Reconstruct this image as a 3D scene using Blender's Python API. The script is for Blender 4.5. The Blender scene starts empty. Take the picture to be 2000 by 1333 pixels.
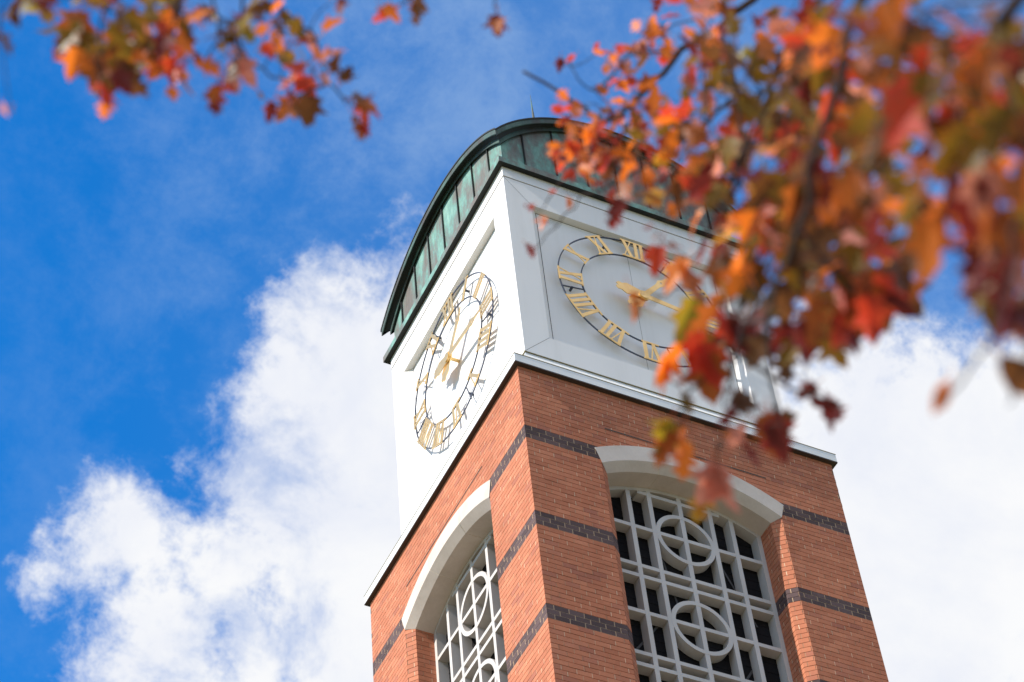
import bpy, bmesh, math, random
from mathutils import Vector, Matrix, noise
from math import sin, cos, pi, sqrt, asin, radians
random.seed(7)
D = bpy.data
sc = bpy.context.scene
COL = sc.collection

# ------------------------------------------------------------------ scale and camera frame
S = 4.8                       # width of the tower in metres; tower is written in units of its own width
CU = Vector((-2.1238, -3.5326, -4.4892))
Z0 = -CU.z * S + 1.6          # ground at z = 0, eye at 1.6 m
YAW, PITCH, ROLL, F = 1.0311, 0.8644, -0.1183, 4512.6
fwd = Vector((cos(PITCH)*cos(YAW), cos(PITCH)*sin(YAW), sin(PITCH)))
rt = Vector((sin(YAW), -cos(YAW), 0.0)); upv = rt.cross(fwd)
r_, u_ = cos(ROLL)*rt + sin(ROLL)*upv, -sin(ROLL)*rt + cos(ROLL)*upv
rt, upv = r_, u_
def W(x, y, z): return Vector((x*S, y*S, z*S + Z0))
CAM = W(*CU)
def at(px, py, d):            # a real point of the tree, d metres in front of the photographer
    return CAM + (fwd + rt*(px-1000)/F - upv*(py-666.5)/F)*d

cam = D.cameras.new('camera'); co = D.objects.new('camera', cam); COL.objects.link(co)
co.matrix_world = Matrix(((rt.x, upv.x, -fwd.x, CAM.x), (rt.y, upv.y, -fwd.y, CAM.y), (rt.z, upv.z, -fwd.z, CAM.z), (0, 0, 0, 1)))
cam.sensor_width = 36; cam.lens = F/2000*36; cam.clip_start = .05; cam.clip_end = 5000
cam.dof.use_dof = True; cam.dof.focus_distance = 30.0; cam.dof.aperture_fstop = 2.8; cam.dof.aperture_blades = 9
sc.camera = co

# ------------------------------------------------------------------ materials
def mat(name, col, rough=.6, metal=0.0, spec=.5):
    m = D.materials.new(name); m.use_nodes = True
    b = m.node_tree.nodes['Principled BSDF']
    b.inputs['Base Color'].default_value = (*col, 1); b.inputs['Roughness'].default_value = rough
    b.inputs['Metallic'].default_value = metal; b.inputs['Specular IOR Level'].default_value = spec
    return m
def N(m, t, **kw):
    n = m.node_tree.nodes.new(t)
    for k, v in kw.items():
        if k.startswith('i_'):
            n.inputs[k[2:].replace('_', ' ')].default_value = v
        else: setattr(n, k, v)
    return n
def L(m, a, b): m.node_tree.links.new(a, b)
def bsdf(m): return m.node_tree.nodes['Principled BSDF']
def ramp(m, fac, stops):
    r = N(m, 'ShaderNodeValToRGB'); L(m, fac, r.inputs[0])
    e = r.color_ramp.elements
    while len(e) < len(stops): e.new(.5)
    for k, (p, c) in enumerate(stops): e[k].position = p; e[k].color = (*c, 1)
    return r.outputs[0]
def mixc(m, fac, a, b, mode='MIX'):
    n = N(m, 'ShaderNodeMix', data_type='RGBA', blend_type=mode)
    for s, v in ((0, fac), (6, a), (7, b)):
        if hasattr(v, 'node'): L(m, v, n.inputs[s])
        elif isinstance(v, tuple): n.inputs[s].default_value = (*v, 1)
        else: n.inputs[s].default_value = v
    return n.outputs[2]
def noise_(m, scale, detail=4, rough=.5, stretch=None):
    tc = N(m, 'ShaderNodeTexCoord'); v = tc.outputs['Object']
    if stretch:
        mp = N(m, 'ShaderNodeMapping'); mp.inputs['Scale'].default_value = stretch; L(m, v, mp.inputs[0]); v = mp.outputs[0]
    n = N(m, 'ShaderNodeTexNoise', i_Scale=scale, i_Detail=detail, i_Roughness=rough); L(m, v, n.inputs['Vector'])
    return n.outputs[0]
def bump(m, h, strength=.3, dist=.01):
    b = N(m, 'ShaderNodeBump', i_Strength=strength, i_Distance=dist); L(m, h, b.inputs['Height']); L(m, b.outputs[0], bsdf(m).inputs['Normal'])

def brick_mat(name, stops):
    m = mat(name, (.4, .15, .1), .82, spec=.3)
    g = N(m, 'ShaderNodeNewGeometry')
    c = ramp(m, g.outputs['Random Per Island'], stops)
    n = noise_(m, 9, 6, .65); c2 = mixc(m, ramp(m, n, [(.3, (.0,)*3), (.75, (1,)*3)]), c, (.9, .86, .82), 'MULTIPLY')
    n3 = noise_(m, .9, 4, .6)
    c3 = mixc(m, ramp(m, n3, [(.42, (0,)*3), (.7, (.45,)*3)]), c2, (.66, .60, .58), 'MULTIPLY')
    L(m, c3, bsdf(m).inputs['Base Color'])
    bump(m, noise_(m, 55, 5, .7), .35, .006)
    return m
M_brick = brick_mat('red_brick', [(0, (.42, .145, .076)), (.3, (.50, .180, .096)), (.5, (.46, .160, .085)), (.8, (.55, .208, .113)), (1, (.38, .135, .084))])
M_dark = brick_mat('dark_brick', [(0, (.062, .040, .042)), (.5, (.086, .055, .057)), (1, (.120, .076, .076))])
M_bandm = mat('band_mortar', (.46, .32, .21), .95, spec=.1)
M_perp = mat('perpend_mortar', (.6, .4, .26), .95, spec=.1)
_g = N(M_perp, 'ShaderNodeNewGeometry')
L(M_perp, ramp(M_perp, _g.outputs['Random Per Island'], [(0, (.36, .19, .115)), (.45, (.44, .26, .16)), (1, (.70, .54, .38))]), bsdf(M_perp).inputs['Base Color'])
M_mortar = mat('mortar', (.40, .27, .18), .95, spec=.1)
L(M_mortar, mixc(M_mortar, noise_(M_mortar, 14, 5, .6), (.22, .13, .085), (.42, .27, .18)), bsdf(M_mortar).inputs['Base Color'])
# plain shader brickwork for the shaft below the frame
M_shaft = mat('shaft_brick', (.4, .15, .1), .85)
_tc = N(M_shaft, 'ShaderNodeTexCoord'); _bt = N(M_shaft, 'ShaderNodeTexBrick', i_Scale=1.0)
_bt.inputs['Color1'].default_value = (.45, .14, .075, 1); _bt.inputs['Color2'].default_value = (.38, .12, .07, 1); _bt.inputs['Mortar'].default_value = (.36, .24, .16, 1)
_bt.inputs['Brick Width'].default_value = .2; _bt.inputs['Row Height'].default_value = .0773; _bt.inputs['Mortar Size'].default_value = .008
L(M_shaft, _tc.outputs['UV'], _bt.inputs['Vector']); L(M_shaft, _bt.outputs['Color'], bsdf(M_shaft).inputs['Base Color'])

M_stone = mat('cast_stone', (.6, .55, .48), .85, spec=.25)
_n = noise_(M_stone, 1.6, 7, .62); _n2 = noise_(M_stone, 26, 5, .7)
_c = ramp(M_stone, _n, [(.25, (.48, .41, .355)), (.5, (.60, .525, .47)), (.8, (.69, .61, .55))])
L(M_stone, mixc(M_stone, .35, _c, mixc(M_stone, _n2, (.55, .5, .44), (1, 1, 1)), 'MULTIPLY'), bsdf(M_stone).inputs['Base Color'])
bump(M_stone, _n2, .25, .004)
M_jointlight = mat('stone_joint', (.70, .64, .52), .9)

M_white = mat('white_panel', (.80, .80, .79), .42, spec=.4)
_w = noise_(M_white, .9, 5, .55, (1, 1, .35))
L(M_white, ramp(M_white, _w, [(.3, (.71, .69, .67)), (.7, (.775, .755, .735))]), bsdf(M_white).inputs['Base Color'])
_st = noise_(M_white, 5, 6, .65, (1, 1, .09)); _c0 = bsdf(M_white).inputs['Base Color'].links[0].from_socket
L(M_white, mixc(M_white, ramp(M_white, _st, [(.50, (0,)*3), (.78, (.5,)*3)]), _c0, (.86, .85, .83), 'MULTIPLY'), bsdf(M_white).inputs['Base Color'])
bump(M_white, noise_(M_white, 1.3, 2, .4), .05, .05)
M_flash = mat('zinc_flashing', (.62, .66, .67), .45, .1)
L(M_flash, ramp(M_flash, noise_(M_flash, 2.2, 5, .6), [(.3, (.68, .69, .68)), (.7, (.80, .795, .78))]), bsdf(M_flash).inputs['Base Color'])
M_bronze = mat('bronze_trim', (.24, .20, .10), .5, .4)
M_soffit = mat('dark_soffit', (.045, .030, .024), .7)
M_gap = mat('joint_gap', (.05, .045, .04), .9)
M_grille = mat('grille_paint', (.62, .60, .60), .6)
L(M_grille, ramp(M_grille, noise_(M_grille, 2.4, 6, .6, (1, 1, .5)), [(.3, (.45, .415, .39)), (.7, (.57, .53, .50))]), bsdf(M_grille).inputs['Base Color'])
M_brace = mat('brace_steel', (.055, .050, .050), .6)
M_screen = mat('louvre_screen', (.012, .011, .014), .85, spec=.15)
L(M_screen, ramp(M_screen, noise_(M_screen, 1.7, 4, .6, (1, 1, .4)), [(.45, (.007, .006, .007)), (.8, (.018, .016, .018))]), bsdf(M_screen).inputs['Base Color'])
M_gold = mat('gilt_plate', (.80, .56, .22), .34, .92)
L(M_gold, ramp(M_gold, noise_(M_gold, 6, 4, .6), [(.3, (.78, .52, .21)), (.7, (.90, .64, .28))]), bsdf(M_gold).inputs['Base Color'])
M_iron = mat('blue_black_steel', (.045, .055, .085), .5, .3)
M_bark = mat('bark', (.10, .075, .06), .95, spec=.15)
L(M_bark, mixc(M_bark, noise_(M_bark, 18, 5, .6), (.022, .015, .013), (.070, .050, .043)), bsdf(M_bark).inputs['Base Color'])

def copper(name, dark=1.0, amt=.5):
    m = mat(name, (.3, .45, .4), .62, .15, .4)
    st = noise_(m, 3.2, 6, .62, (1, 1, .22)); bl = noise_(m, 2.6, 6, .65, (1, 1, .6)); fi = noise_(m, 22, 5, .7, (1, 1, .35))
    a = N(m, 'ShaderNodeMath', operation='ADD'); L(m, st, a.inputs[0]); L(m, bl, a.inputs[1])
    f = N(m, 'ShaderNodeMath', operation='MULTIPLY', ); L(m, a.outputs[0], f.inputs[0]); f.inputs[1].default_value = .5
    c = ramp(m, f.outputs[0], [(.40 - .1*(amt-.5), (.150*dark, .128*dark, .112*dark)), (.48 - .1*(amt-.5), (.15*dark, .185*dark, .165*dark)), (.55, (.15*dark, .30*dark, .255*dark)), (.68, (.27*dark, .46*dark, .385*dark))])
    c = mixc(m, .55, c, ramp(m, fi, [(.35, (.55, .6, .6)), (.6, (1, 1, 1))]), 'MULTIPLY')
    L(m, c, bsdf(m).inputs['Base Color'])
    bump(m, fi, .2, .01)
    return m
M_copper = copper('patina_copper', .95, .35)
M_copper2 = copper('weathered_copper_trim', .5, .6)
M_dkcopper = mat('dark_shade_copper', (.010, .012, .011), .75, 0)  # near-black, so the shade under eave and verge sits in the colour
M_copper3 = copper('verge_copper', .33, .8)

# ------------------------------------------------------------------ mesh helpers
def mk(name, bm, mats, parent=None, recalc=True, smooth=False):
    if recalc: bmesh.ops.recalc_face_normals(bm, faces=bm.faces)
    me = D.meshes.new(name); bm.to_mesh(me); bm.free()
    for m in (mats if isinstance(mats, (list, tuple)) else [mats]): me.materials.append(m)
    if smooth:
        for p in me.polygons: p.use_smooth = True
    o = D.objects.new(name, me); COL.objects.link(o)
    if parent: o.parent = parent
    return o
def empty(name, loc):
    o = D.objects.new(name, None); o.location = loc; COL.objects.link(o); return o
def tag(o, **k):
    for a, b in k.items(): o[a] = b

# the four faces of the square shaft: (u along the face, d depth into the tower, z)
MAP = {'R': lambda u, d, z: W(u, d, z), 'L': lambda u, d, z: W(d, u, z),
       'B': lambda u, d, z: W(1-u, 1-d, z), 'K': lambda u, d, z: W(1-d, 1-u, z)}
ROOT = W(.5, .5, 0); ROOT.z = 0
def poly(bm, pts, mi=0):
    f = bm.faces.new([bm.verts.new(p - ROOT) for p in pts]); f.material_index = mi; return f
def prism(bm, mp, loop, d0, d1, mi=0, back=True):
    """closed polygon loop [(u,z)..] given thickness between depths d0 (front) and d1"""
    a = [bm.verts.new(mp(u, d0, z) - ROOT) for u, z in loop]; b = [bm.verts.new(mp(u, d1, z) - ROOT) for u, z in loop]
    n = len(loop); fs = [bm.faces.new(a)]
    if back: fs.append(bm.faces.new(b[::-1]))
    for i in range(n): fs.append(bm.faces.new((a[i], b[i], b[(i+1) % n], a[(i+1) % n])))
    for f in fs: f.material_index = mi
def rect(u0, u1, z0, z1): return [(u0, z0), (u1, z0), (u1, z1), (u0, z1)]
def strip(bm, rows, mi=0, closed=False):
    """rows: list of lists of world points, joined into quads"""
    V = [[bm.verts.new(p - ROOT) for p in r] for r in rows]
    rng = range(len(V)) if closed else range(len(V)-1)
    for i in rng:
        a, b = V[i], V[(i+1) % len(V)]
        for j in range(len(a)-1):
            f = bm.faces.new((a[j], a[j+1], b[j+1], b[j])); f.material_index = mi

# ================================================================== CLOCK TOWER
tower = empty('clock_tower', ROOT)
tag(tower, label='tall square red brick clock tower with white clock storey and green copper roof', category='clock tower')

H = .0161                     # one course
HW, HI, DC, DG = .277, .2525, .020, .076   # opening: half width outside and inside the chamfer, chamfer depth, grille depth
ZB, ZT = -1.3, .2385
zmid = lambda w: -.509 + sqrt(max(.55**2 - w*w, 0))
bw = bmesh.new()              # mortar bed
for k in 'RLBK':
    mp = MAP[k]; dm = .0017
    for a, b in ((dm, .5-HW), (.5+HW, 1-dm)):
        poly(bw, [mp(a, dm, ZB), mp(b, dm, ZB), mp(b, dm, ZT), mp(a, dm, ZT)])
    n = 24
    for i in range(n):
        w0, w1 = -HW + 2*HW*i/n, -HW + 2*HW*(i+1)/n
        poly(bw, [mp(.5+w0, dm, zmid(w0)), mp(.5+w1, dm, zmid(w1)), mp(.5+w1, dm, ZT), mp(.5+w0, dm, ZT)])
    for s in (-1, 1):
        z1 = -.04
        poly(bw, [mp(.5+s*HW, dm, ZB), mp(.5+s*(HI+.0008), DC+.0008, ZB), mp(.5+s*(HI+.0008), DC+.0008, z1), mp(.5+s*HW, dm, z1)])
        poly(bw, [mp(.5+s*(HI+.0011), DC, ZB), mp(.5+s*(HI+.0011), .13, ZB), mp(.5+s*(HI+.0011), .13, z1), mp(.5+s*(HI+.0011), DC, z1)])
for k in 'RL':
    for q in range(4):
        z1 = -20*H*q; z0 = z1-3*H
        for a, b in ((.0005, .5-HW), (.5+HW, .9995)) if q else ((.0005, .5-.287), (.5+.287, .9995)): prism(bw, MAP[k], rect(a, b, z0, z1), .0005, .0009, 1)
mk('mortar_bed', bw, [M_mortar, M_bandm], tower)

bb = bmesh.new(); J = .00105; BL = 1/24.0
def bricks(mp, A, B, z, mi, phase, out):
    """one course between plan points A and B (u,d); out = outward unit normal in plan"""
    Lg = math.hypot(B[0]-A[0], B[1]-A[1]); t = ((B[0]-A[0])/Lg, (B[1]-A[1])/Lg)
    x = -phase*BL
    while x < Lg - 1e-6:
        a, b = max(x, 0), min(x+BL, Lg); x += BL
        if b-a < .006: continue
        JJ = J*1.25 if mi else J
        a += JJ if a > 0 else 0; b -= JJ if b < Lg else 0
        jz = random.uniform(-.00006, .00006); jo = random.uniform(-.0002, .0002)
        jv = J*(.74 if mi else .8); z0, z1 = z+jv+jz, z+H-jv+jz
        P = lambda s, o, zz: bb.verts.new(mp(A[0]+t[0]*s+out[0]*o, A[1]+t[1]*s+out[1]*o, zz) - ROOT)
        f0 = [P(a, jo, z0), P(b, jo, z0), P(b, jo, z1), P(a, jo, z1)]
        f1 = [P(a, -.0022, z0), P(b, -.0022, z0), P(b, -.0022, z1), P(a, -.0022, z1)]
        fs = [bb.faces.new(f0)] + [bb.faces.new((f0[i], f1[i], f1[(i+1) % 4], f0[(i+1) % 4])) for i in range(4)]
        for f in fs: f.material_index = mi
        if b < Lg-1e-6 and not (mi and (abs(out[0]) < 1e-6)):
            a2, b2 = b-.0002, b+2*JJ+.0002; o2 = -.0005
            f = bb.faces.new([P(a2, o2, z0), P(b2, o2, z0), P(b2, o2, z1), P(a2, o2, z1)]); f.material_index = 3 if mi else 2
for k in 'RL':
    mp = MAP[k]
    r = -80
    while r*H < ZT - .004:
        z = r*H
        if z >= ZB:
            mi = 1 if (r < 0 and (r % 20) in (17, 18, 19)) else 0
            ph = (.5 if r % 2 else 0) + (.12 if r % 3 == 0 else 0)
            zc = z + H/2
            lim = HW if zc < zmid(HW) else (sqrt(.55**2-(zc+.509)**2) if zc < .041 else 0)
            o = (0, -1)
            if lim > 0:
                bricks(mp, (0, 0), (.5-lim, 0), z, mi, ph, o)
                bricks(mp, (1, 0), (.5+lim, 0), z, mi, ph, o)
            else:
                bricks(mp, (0, 0), (1, 0), z, mi, ph, o)
            if zc < -.05:
                for s in (-1, 1):
                    nl = math.hypot(HW-HI, DC); nx, ny = -s*DC/nl, -(HW-HI)/nl
                    bricks(mp, (.5+s*HW, 0), (.5+s*HI, DC), z, mi, .5 if r % 2 else .95, (nx, ny))
                    bricks(mp, (.5+s*HI, DC), (.5+s*HI, .12), z, mi, ph, (-s, 0))
        r += 1
mk('brickwork', bb, [M_brick, M_dark, M_perp, M_bandm], tower)

# shaft from below the frame down to the ground, all four sides, and plain upper sides at the back
bs = bmesh.new(); uvl = bs.loops.layers.uv.new('UVMap')
def uvq(mp, u0, u1, z0, z1, d=0):
    f = poly(bs, [mp(u0, d, z0), mp(u1, d, z0), mp(u1, d, z1), mp(u0, d, z1)])
    for lp, (u, z) in zip(f.loops, [(u0, z0), (u1, z0), (u1, z1), (u0, z1)]): lp[uvl].uv = (u*S, z*S)
zg = -Z0/S
for k in 'RLBK': uvq(MAP[k], 0, 1, zg, ZB)
for k in 'BK':
    for a, b in ((0, .5-HW), (.5+HW, 1)): uvq(MAP[k], a, b, ZB, ZT)
    uvq(MAP[k], .5-HW, .5+HW, .045, ZT)
mk('brick_shaft', bs, M_shaft, tower, recalc=False)

# dark relieving joint above each arch
for k in 'RL':
    b = bmesh.new(); prism(b, MAP[k], rect(.2497, .7545, .0835, .0872), -.0006, .001); mk('shelf_joint', b, M_gap, tower)

# ---- stone arches (three stones) and grilles
def arc_pt(R, zc, hw, t):
    th = t*asin(hw/R); return (.5 + R*sin(th), zc + R*cos(th))
PROF = [(.575, -.504, .2925, .004), (.575, -.504, .2925, -.0022), (.5302, -.5138, .277, -.0022), (.508, -.5134, .2525, .020), (.507, -.5134, .2525, .125), (.56, -.509, .29, .125)]
def arch(k):
    mp = MAP[k]; b = bmesh.new(); cuts = [-1, -.335, .335, 1]; n = 12
    for q in range(3):
        t0, t1 = cuts[q] + (.0035 if q else 0), cuts[q+1] - (.0035 if q < 2 else 0)
        rows = []
        for i in range(n+1):
            t = t0 + (t1-t0)*i/n
            rows.append([mp(arc_pt(R, zc, hw, t)[0], d, arc_pt(R, zc, hw, t)[1]) for R, zc, hw, d in PROF])
        strip(b, [r + [r[0]] for r in rows], 0)
        poly(b, rows[0]); poly(b, rows[-1][::-1])
    for c in cuts[1:3]:
        rows = [[mp(arc_pt(R+ (.0 if i < 2 else .0009), zc, hw, t)[0], d + (.0007 if i in (1, 2) else 0), arc_pt(R+(0 if i < 2 else .0009), zc, hw, t)[1]) for i, (R, zc, hw, d) in enumerate(PROF)] for t in (c-.004, c+.004)]
        strip(b, rows, 1)
    o = mk('stone_arch', b, [M_stone, M_jointlight], tower)
for k in 'RLBK': arch(k)

def grille(k):
    mp = MAP[k]; b = bmesh.new(); bwid = .0068; d0, d1 = DG, .108; zb = -1.3; zc = -.5134
    # side stiles and arched head
    for s in (-1, 1):
        u0, u1 = .5+s*.2385, .5+s*.2524
        prism(b, mp, rect(min(u0, u1), max(u0, u1), zb, zc+sqrt(.5065**2-.2524**2)), d0, d1)
    rows = []; n = 28
    for i in range(n+1):
        th = -asin(.2524/.5069) + 2*asin(.2524/.5069)*i/n
        P = lambda R, d: mp(.5+R*sin(th), d, zc+R*cos(th))
        rows.append([P(.5069, d0-.0004), P(.4955, d0-.0004), P(.4955, d1), P(.5069, d1), P(.5069, d0-.0004)])
    strip(b, rows)
    C0 = .502
    for o in (0, -.0945, .0945, -.160, .160):
        prism(b, mp, rect(C0+o-bwid, C0+o+bwid, zb, zc+sqrt(.498**2-(abs(o)+bwid)**2)), d0+.0004, d1-.0004)
    zs = [-.038]
    for m in range(4):
        zs += [-.178-.3165*m, -.3245-.3165*m, -.3635-.3165*m]
    for z in zs:
        if z < zb: continue
        R2 = .498**2-(z+.006-zc)**2
        hw = min(.24, sqrt(R2)) if z > -.15 else .24
        prism(b, mp, rect(.5-hw, .5+hw, z-.0062, z+.0062), d0+.0008, d1-.0008)
    for m in range(4):
        zc2 = -.178-.3165*m
        rows = []
        for i in range(49):
            a = 2*pi*i/48
            P = lambda R, d: mp(C0+R*cos(a), d, zc2+R*sin(a))
            rows.append([P(.0905, d0), P(.0775, d0), P(.0775, d1-.001), P(.0905, d1-.001), P(.0905, d0)])
        strip(b, rows)
    g = mk('window_grille', b, M_grille, tower)
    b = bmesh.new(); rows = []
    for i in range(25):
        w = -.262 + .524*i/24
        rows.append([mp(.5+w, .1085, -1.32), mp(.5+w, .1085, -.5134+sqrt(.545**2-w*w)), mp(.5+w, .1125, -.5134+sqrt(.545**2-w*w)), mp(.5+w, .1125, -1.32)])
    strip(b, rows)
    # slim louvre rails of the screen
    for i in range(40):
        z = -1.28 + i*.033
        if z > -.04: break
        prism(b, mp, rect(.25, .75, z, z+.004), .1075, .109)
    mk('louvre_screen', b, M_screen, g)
    b = bmesh.new()
    for (ua, za_, ub, zb_) in ((.30, -.62, .46, -.40), (.46, -.40, .42, -.12), (.56, -.72, .72, -.46), (.70, -.40, .58, -.10), (.36, -1.0, .50, -.74), (.60, -1.05, .74, -.80)):
        dx_, dz_ = ub-ua, zb_-za_; l_ = math.hypot(dx_, dz_); nx_, nz_ = -dz_/l_*.003, dx_/l_*.003
        prism(b, mp, [(ua+nx_, za_+nz_), (ub+nx_, zb_+nz_), (ub-nx_, zb_-nz_), (ua-nx_, za_-nz_)], .1062, .1074)
    mk('brace', b, M_brace, g)
for k in 'RL': grille(k)
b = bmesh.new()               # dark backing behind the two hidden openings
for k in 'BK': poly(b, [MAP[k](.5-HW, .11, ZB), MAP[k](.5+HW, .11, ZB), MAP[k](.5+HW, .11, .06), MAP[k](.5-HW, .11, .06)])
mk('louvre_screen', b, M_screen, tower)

# ---- cornice: square loops (d, z)
def loops(bm, prof, mi=0):
    rows = []
    for d, z in prof:
        rows.append([W(d, d, z), W(1-d, d, z), W(1-d, 1-d, z), W(d, 1-d, z), W(d, d, z)])
    strip(bm, rows, mi)
s = .0766
b = bmesh.new()
loops(b, [(-.013, .2405), (-.013, .2700), (-.0105, .2725), (.03, .300), (s-.006, .395)], 0)
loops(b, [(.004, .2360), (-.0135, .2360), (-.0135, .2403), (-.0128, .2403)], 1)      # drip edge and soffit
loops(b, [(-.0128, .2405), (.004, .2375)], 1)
loops(b, [(-.0131, .2700), (-.0140, .2703), (-.0140, .2722), (-.0100, .2730)], 2)
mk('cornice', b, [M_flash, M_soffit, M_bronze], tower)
b = bmesh.new()
loops(b, [(s+.001, .385), (s+.001, .4125)], 0)
loops(b, [(s+.002, .4120), (s-.002, .4125), (s-.002, .4150), (s+.002, .4165)], 1)
mk('base_flashing', b, [M_flash, M_bronze], tower)

# ---- white clock storey
HO = bmesh.new(); d = s
ui0, ui1, zi0, zi1 = .1625, .8375, .5105, 1.141
zo0, zo1 = .4160, 1.2450
PD = .0985; uj0, uj1, zj0, zj1 = .1875, .8125, .519, 1.139
def line(bm, mp, p, q, w, d, mi):
    du, dz = q[0]-p[0], q[1]-p[1]; l = math.hypot(du, dz); n = (-dz/l*w/2, du/l*w/2)
    poly(bm, [mp(p[0]+n[0], d, p[1]+n[1]), mp(q[0]+n[0], d, q[1]+n[1]), mp(q[0]-n[0], d, q[1]-n[1]), mp(p[0]-n[0], d, p[1]-n[1])], mi)
for k in 'RLBK':
    mp = MAP[k]
    out = [(s, zo0), (1-s, zo0), (1-s, zo1), (s, zo1)]; inn = [(ui0, zi0), (ui1, zi0), (ui1, zi1), (ui0, zi1)]; rec = [(uj0, zj0), (uj1, zj0), (uj1, zj1), (uj0, zj1)]
    for i in range(4):
        j = (i+1) % 4
        poly(HO, [mp(out[i][0], d, out[i][1]), mp(out[j][0], d, out[j][1]), mp(inn[j][0], d, inn[j][1]), mp(inn[i][0], d, inn[i][1])])
        poly(HO, [mp(inn[i][0], d, inn[i][1]), mp(inn[j][0], d, inn[j][1]), mp(rec[j][0], PD, rec[j][1]), mp(rec[i][0], PD, rec[i][1])])
        line(HO, mp, out[i], inn[i], .0011, d-.0003, 1)                       # mitred sheet joints
    poly(HO, [mp(uj0-.01, PD+.001, zj0-.01), mp(uj1+.01, PD+.001, zj0-.01), mp(uj1+.01, PD+.001, zj1+.01), mp(uj0-.01, PD+.001, zj1+.01)], 1)
    e = .0022
    poly(HO, [mp(uj0+e, PD, zj0+e), mp(.4985, PD, zj0+e), mp(.4985, PD, zj1-e), mp(uj0+e, PD, zj1-e)])
    poly(HO, [mp(.4995, PD, zj0+e), mp(uj1-e, PD, zj0+e), mp(uj1-e, PD, zj1-e), mp(.4995, PD, zj1-e)])
mk('clock_storey', HO, [M_white, M_gap], tower, recalc=False)
b = bmesh.new()
loops(b, [(s+.001, 1.2440), (s+.001, 1.2480)], 1)
loops(b, [(s+.001, 1.2480), (s-.0015, 1.2480), (s-.0015, 1.3000)], 0)
mk('trim_board', b, [M_white, M_gap], tower)

# ---- clocks
CX, CZ = .507, .843; RO, RI, RD = .279, .203, .0790
def ring(b, mp, R, w, d0, d1, n=96):
    rows = []
    for i in range(n+1):
        a = 2*pi*i/n; P = lambda r, dd: mp(CX+r*sin(a), dd, CZ+r*cos(a))
        rows.append([P(R+w, d0), P(R-w, d0), P(R-w, d1), P(R+w, d1), P(R+w, d0)])
    strip(b, rows)
GW = {'I': .0195, 'V': .040, 'X': .041}
def numeral(k, mirror, txt, hour, par):
    """glyph plates set radially, tops to the rim; u runs clockwise as seen from outside"""
    mp = MAP[k]; b = bmesh.new(); a0 = 2*pi*hour/12; h0, h1 = RI-.001, RO+.001
    wid = sum(GW[c] for c in txt)
    def P(x, y):
        u = x*cos(a0) + y*sin(a0); z = -x*sin(a0) + y*cos(a0)
        return (CX + mirror*u, CZ + z)
    def q(pts, dd=0): prism(b, mp, [P(*p) for p in pts], RD-.0040-dd, RD-.0018-dd)
    def bar(xb, xt, w, dd=0): q([(xb-w, h0), (xb+w, h0), (xt+w, h1), (xt-w, h1)], dd)
    x = -wid/2
    for c in txt:
        g = GW[c]; m = x+g/2
        if c == 'I': bar(m, m, .0058)
        if c == 'V': bar(m+.002, m-.0125, .0058); bar(m+.001, m+.0145, .0020, .0003)
        if c == 'X': bar(m+.0115, m-.0115, .0058); bar(m-.013, m+.0145, .0020, .0003)
        x += g
    w = wid/2 - .001
    q([(-w, h0-.002), (w, h0-.002), (w, h0+.0035), (-w, h0+.0035)], -.0003)
    q([(-w-.001, h1-.0035), (w+.001, h1-.0035), (w+.001, h1+.002), (-w-.001, h1+.002)], -.0003)
    mk('numeral', b, M_gold, par)
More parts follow.
